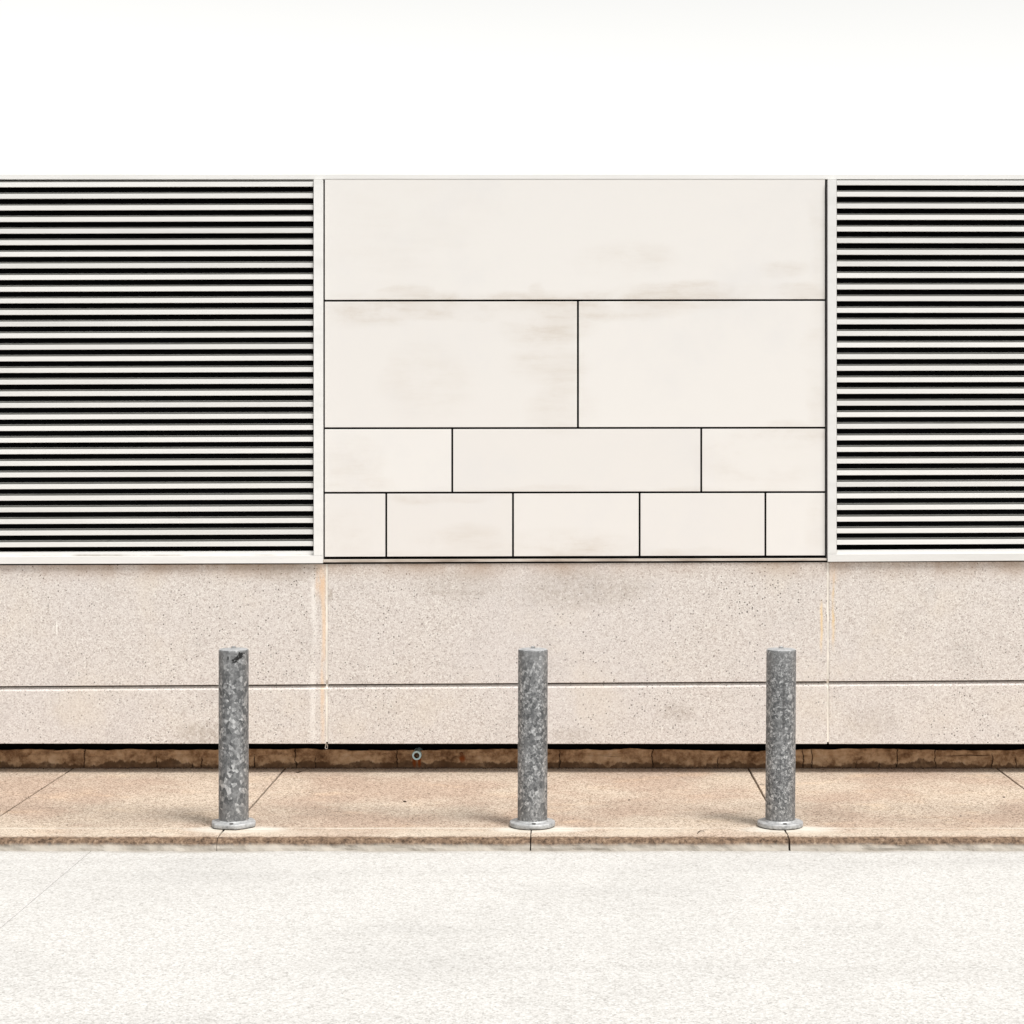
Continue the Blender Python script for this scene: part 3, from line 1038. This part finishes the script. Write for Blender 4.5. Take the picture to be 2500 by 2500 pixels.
# ---------------------------------------------------------------- bollards
def bollard(x, lean, galv, label, corners, turn, seed):
    root = bpy.data.objects.new("bollard", None)
    COL.objects.link(root)
    root.location = (x, YB, 0.0)
    tag(root, label, "bollard", "galvanised bollards along the kerb")
    R, T = 0.0835, 0.996
    bm = bmesh.new()
    prof = [(R, 0.031)] + [(R, 0.031 + (T - 0.012 - 0.031) * t / 8) for t in range(1, 9)]
    prof += [(R * 0.992, T - 0.006), (R * 0.97, T - 0.002)]
    lathe(bm, prof, 64)
    post = from_bm("post", bm, galv, root)
    # welded cap, slightly domed, with its plug
    bm = bmesh.new()
    lathe(bm, [(R * 0.97, T - 0.002), (R * 0.90, T + 0.0015), (R * 0.45, T + 0.004), (0, T + 0.005)], 64)
    cap = from_bm("cap", bm, M_PLATE, root)
    bm = bmesh.new()
    lathe(bm, [(0.017, T + 0.002), (0.017, T + 0.006), (0.0135, T + 0.007)], 20)
    lathe(bm, [(0.0125, T + 0.006), (0.0125, T + 0.014), (0.010, T + 0.016), (0.0, T + 0.0165)], 6)
    for f in bm.faces: f.smooth = False
    from_bm("plug", bm, M_NUT, cap)
    for o in (post, cap):
        o.rotation_euler = (0, lean, 0)
    # base plate, bedded on grout
    rp = 0.1285
    if corners:
        def rf(a):
            seg = 2 * math.pi / corners
            t = ((a + turn) % seg) - seg / 2
            return 0.5 * (math.cos(seg / 2) / math.cos(t)) * 1.035 + 0.5 + 0.008 * mnoise.noise((math.cos(a) * 2, math.sin(a) * 2, seed))
    else:
        def rf(a): return 1 + 0.006 * mnoise.noise((math.cos(a) * 3, math.sin(a) * 3, seed))
    bm = bmesh.new()
    lathe(bm, [(rp * 0.985, 0.004), (rp, 0.010), (rp, 0.023), (rp * 0.985, 0.0275), (rp * 0.955, 0.030), (rp * 0.70, 0.0315), (R * 0.9, 0.032)], 72, rfun=rf)
    plate = from_bm("base_plate", bm, M_PLATE, root)
    bm = bmesh.new()
    lathe(bm, [(0.0, 0.0005), (rp * 0.97, 0.0005), (rp * 0.96, 0.0045)], 72, rfun=lambda a: rf(a) * (1 + 0.03 * mnoise.noise((math.cos(a) * 9, math.sin(a) * 9, seed + 4))))
    from_bm("grout_bed", bm, M_DIRT, root)
    # weld fillet
    bm = bmesh.new()
    lathe(bm, [(R + 0.009, 0.0310), (R + 0.005, 0.034), (R + 0.001, 0.040)], 64, rfun=lambda a: 1 + 0.02 * mnoise.noise((math.cos(a) * 12, math.sin(a) * 12, seed)))
    from_bm("weld", bm, M_PLATE, root)
    for a in (-math.pi / 2 + 0.05 * seed, math.pi / 2):
        bm = bmesh.new()
        cx, cy = 0.1055 * math.cos(a), 0.1055 * math.sin(a)
        lathe(bm, [(0.0115, 0.0300), (0.0115, 0.0345), (0.009, 0.0350), (0.0, 0.0352)], 6, cx, cy)
        for f in bm.faces: f.smooth = False
        from_bm("bolt", bm, M_BOLT, plate)
    return root


bollard(BX[0], 0.0, mat_galv("galvanised_coarse", 46.0, (0, 0, 0), mark=True), "leftmost galvanised bollard, splashed with black paint near its top", 6, 0.26, 1)
bollard(BX[1], math.radians(0.18), mat_galv("galvanised_medium", 54.0, (3.3, 1.1, 7.7)), "middle galvanised bollard, in front of the central precast panel", 0, 0, 2)
bollard(BX[2], math.radians(0.36), mat_galv("galvanised_fine", 86.0, (8.1, 4.4, 2.2), streak=True), "rightmost galvanised bollard, fine mottled zinc with dark vertical streaks", 0, 0, 3)

# ---------------------------------------------------------------- dirt at the wall foot, twigs, pebbles
r = random.Random(11)
verts, faces = [], []
for i in range(7000):
    x = r.uniform(-6.6, 6.9)
    dens = mnoise.noise((x * 1.7, 0, 9))
    if r.random() > 0.45 + 0.6 * dens:
        continue
    y = YF - 0.018 - abs(r.gauss(0, 0.020))
    s = r.uniform(0.002, 0.008)
    z0 = 0.0005 if y < YF - 0.026 else -0.012
    b = len(verts)
    for dx, dy, dz in ((1, 0, 0), (-1, 0, 0), (0, 1, 0), (0, -1, 0), (0, 0, 1)):
        k = s * r.uniform(0.6, 1.3)
        verts.append((x + dx * k, y + dy * k, z0 + (dz * k if dz else 0.0)))
    for f in ((0, 2, 4), (2, 1, 4), (1, 3, 4), (3, 0, 4)):
        faces.append(tuple(b + j for j in f))
me = bpy.data.meshes.new("grit")
me.from_pydata(verts, [], faces)
tag(link("grit", me, None, [M_GRIT]), "dark grit and dirt gathered along the foot of the wall", "grit", kind="stuff")


def ground_pt(px, py, dz=0.0):
    Y = F * H / (py - CY)
    return Vector(((px - CX) * Y / F, Y, dz))


def twig(pts, rad, label):
    bm = bmesh.new()
    tube(bm, [ground_pt(a, b, rad + 0.0005 + c) for a, b, c in pts], [rad * 0.6] + [rad] * (len(pts) - 2) + [rad * 0.5], 6)
    tag(from_bm("twig", bm, M_TWIG), label, "twig", "twigs on the pavement")


twig([(722, 1886.5, 0.001), (727, 1887.5, 0), (732, 1886, 0.001), (737, 1885.3, 0.003)], 0.0035, "short dark twig on the pavement near the wall, right of the left bollard")
twig([(1703, 2037, 0.001), (1705, 2034, 0.004), (1710, 2032.4, 0.006), (1718, 2031.2, 0.003)], 0.0025, "curved dark twig lying on the kerb left of the right bollard")
twig([(1855, 1917, 0.001), (1860, 1916, 0.003), (1866, 1916.6, 0.001)], 0.002, "tiny twig just left of the right bollard's post, midway up the pavement")


def pebble(px, py, s, label, seed):
    bm = bmesh.new()
    bmesh.ops.create_icosphere(bm, subdivisions=2, radius=1.0)
    c = ground_pt(px, py)
    for v in bm.verts:
        k = 1 + 0.25 * mnoise.noise(v.co * 1.6 + Vector((seed, 0, 0)))
        v.co = Vector((v.co.x * s * 1.3 * k, v.co.y * s * k, v.co.z * s * 0.55 * k)) + c + Vector((0, 0, s * 0.45))
    tag(from_bm("pebble", bm, M_STONE, None, True), label, "pebble", "pebbles on the pavement")


pebble(988, 1958, 0.008, "dark pebble on the pavement left of the middle bollard", 1)
pebble(1536, 1954, 0.006, "dark pebble on the pavement right of the middle bollard", 2)
pebble(2451, 1947, 0.006, "dark pebble on the pavement at the far right, by the slab joint", 3)
pebble(2345, 1993, 0.005, "dark pebble near the kerb at the far right", 4)
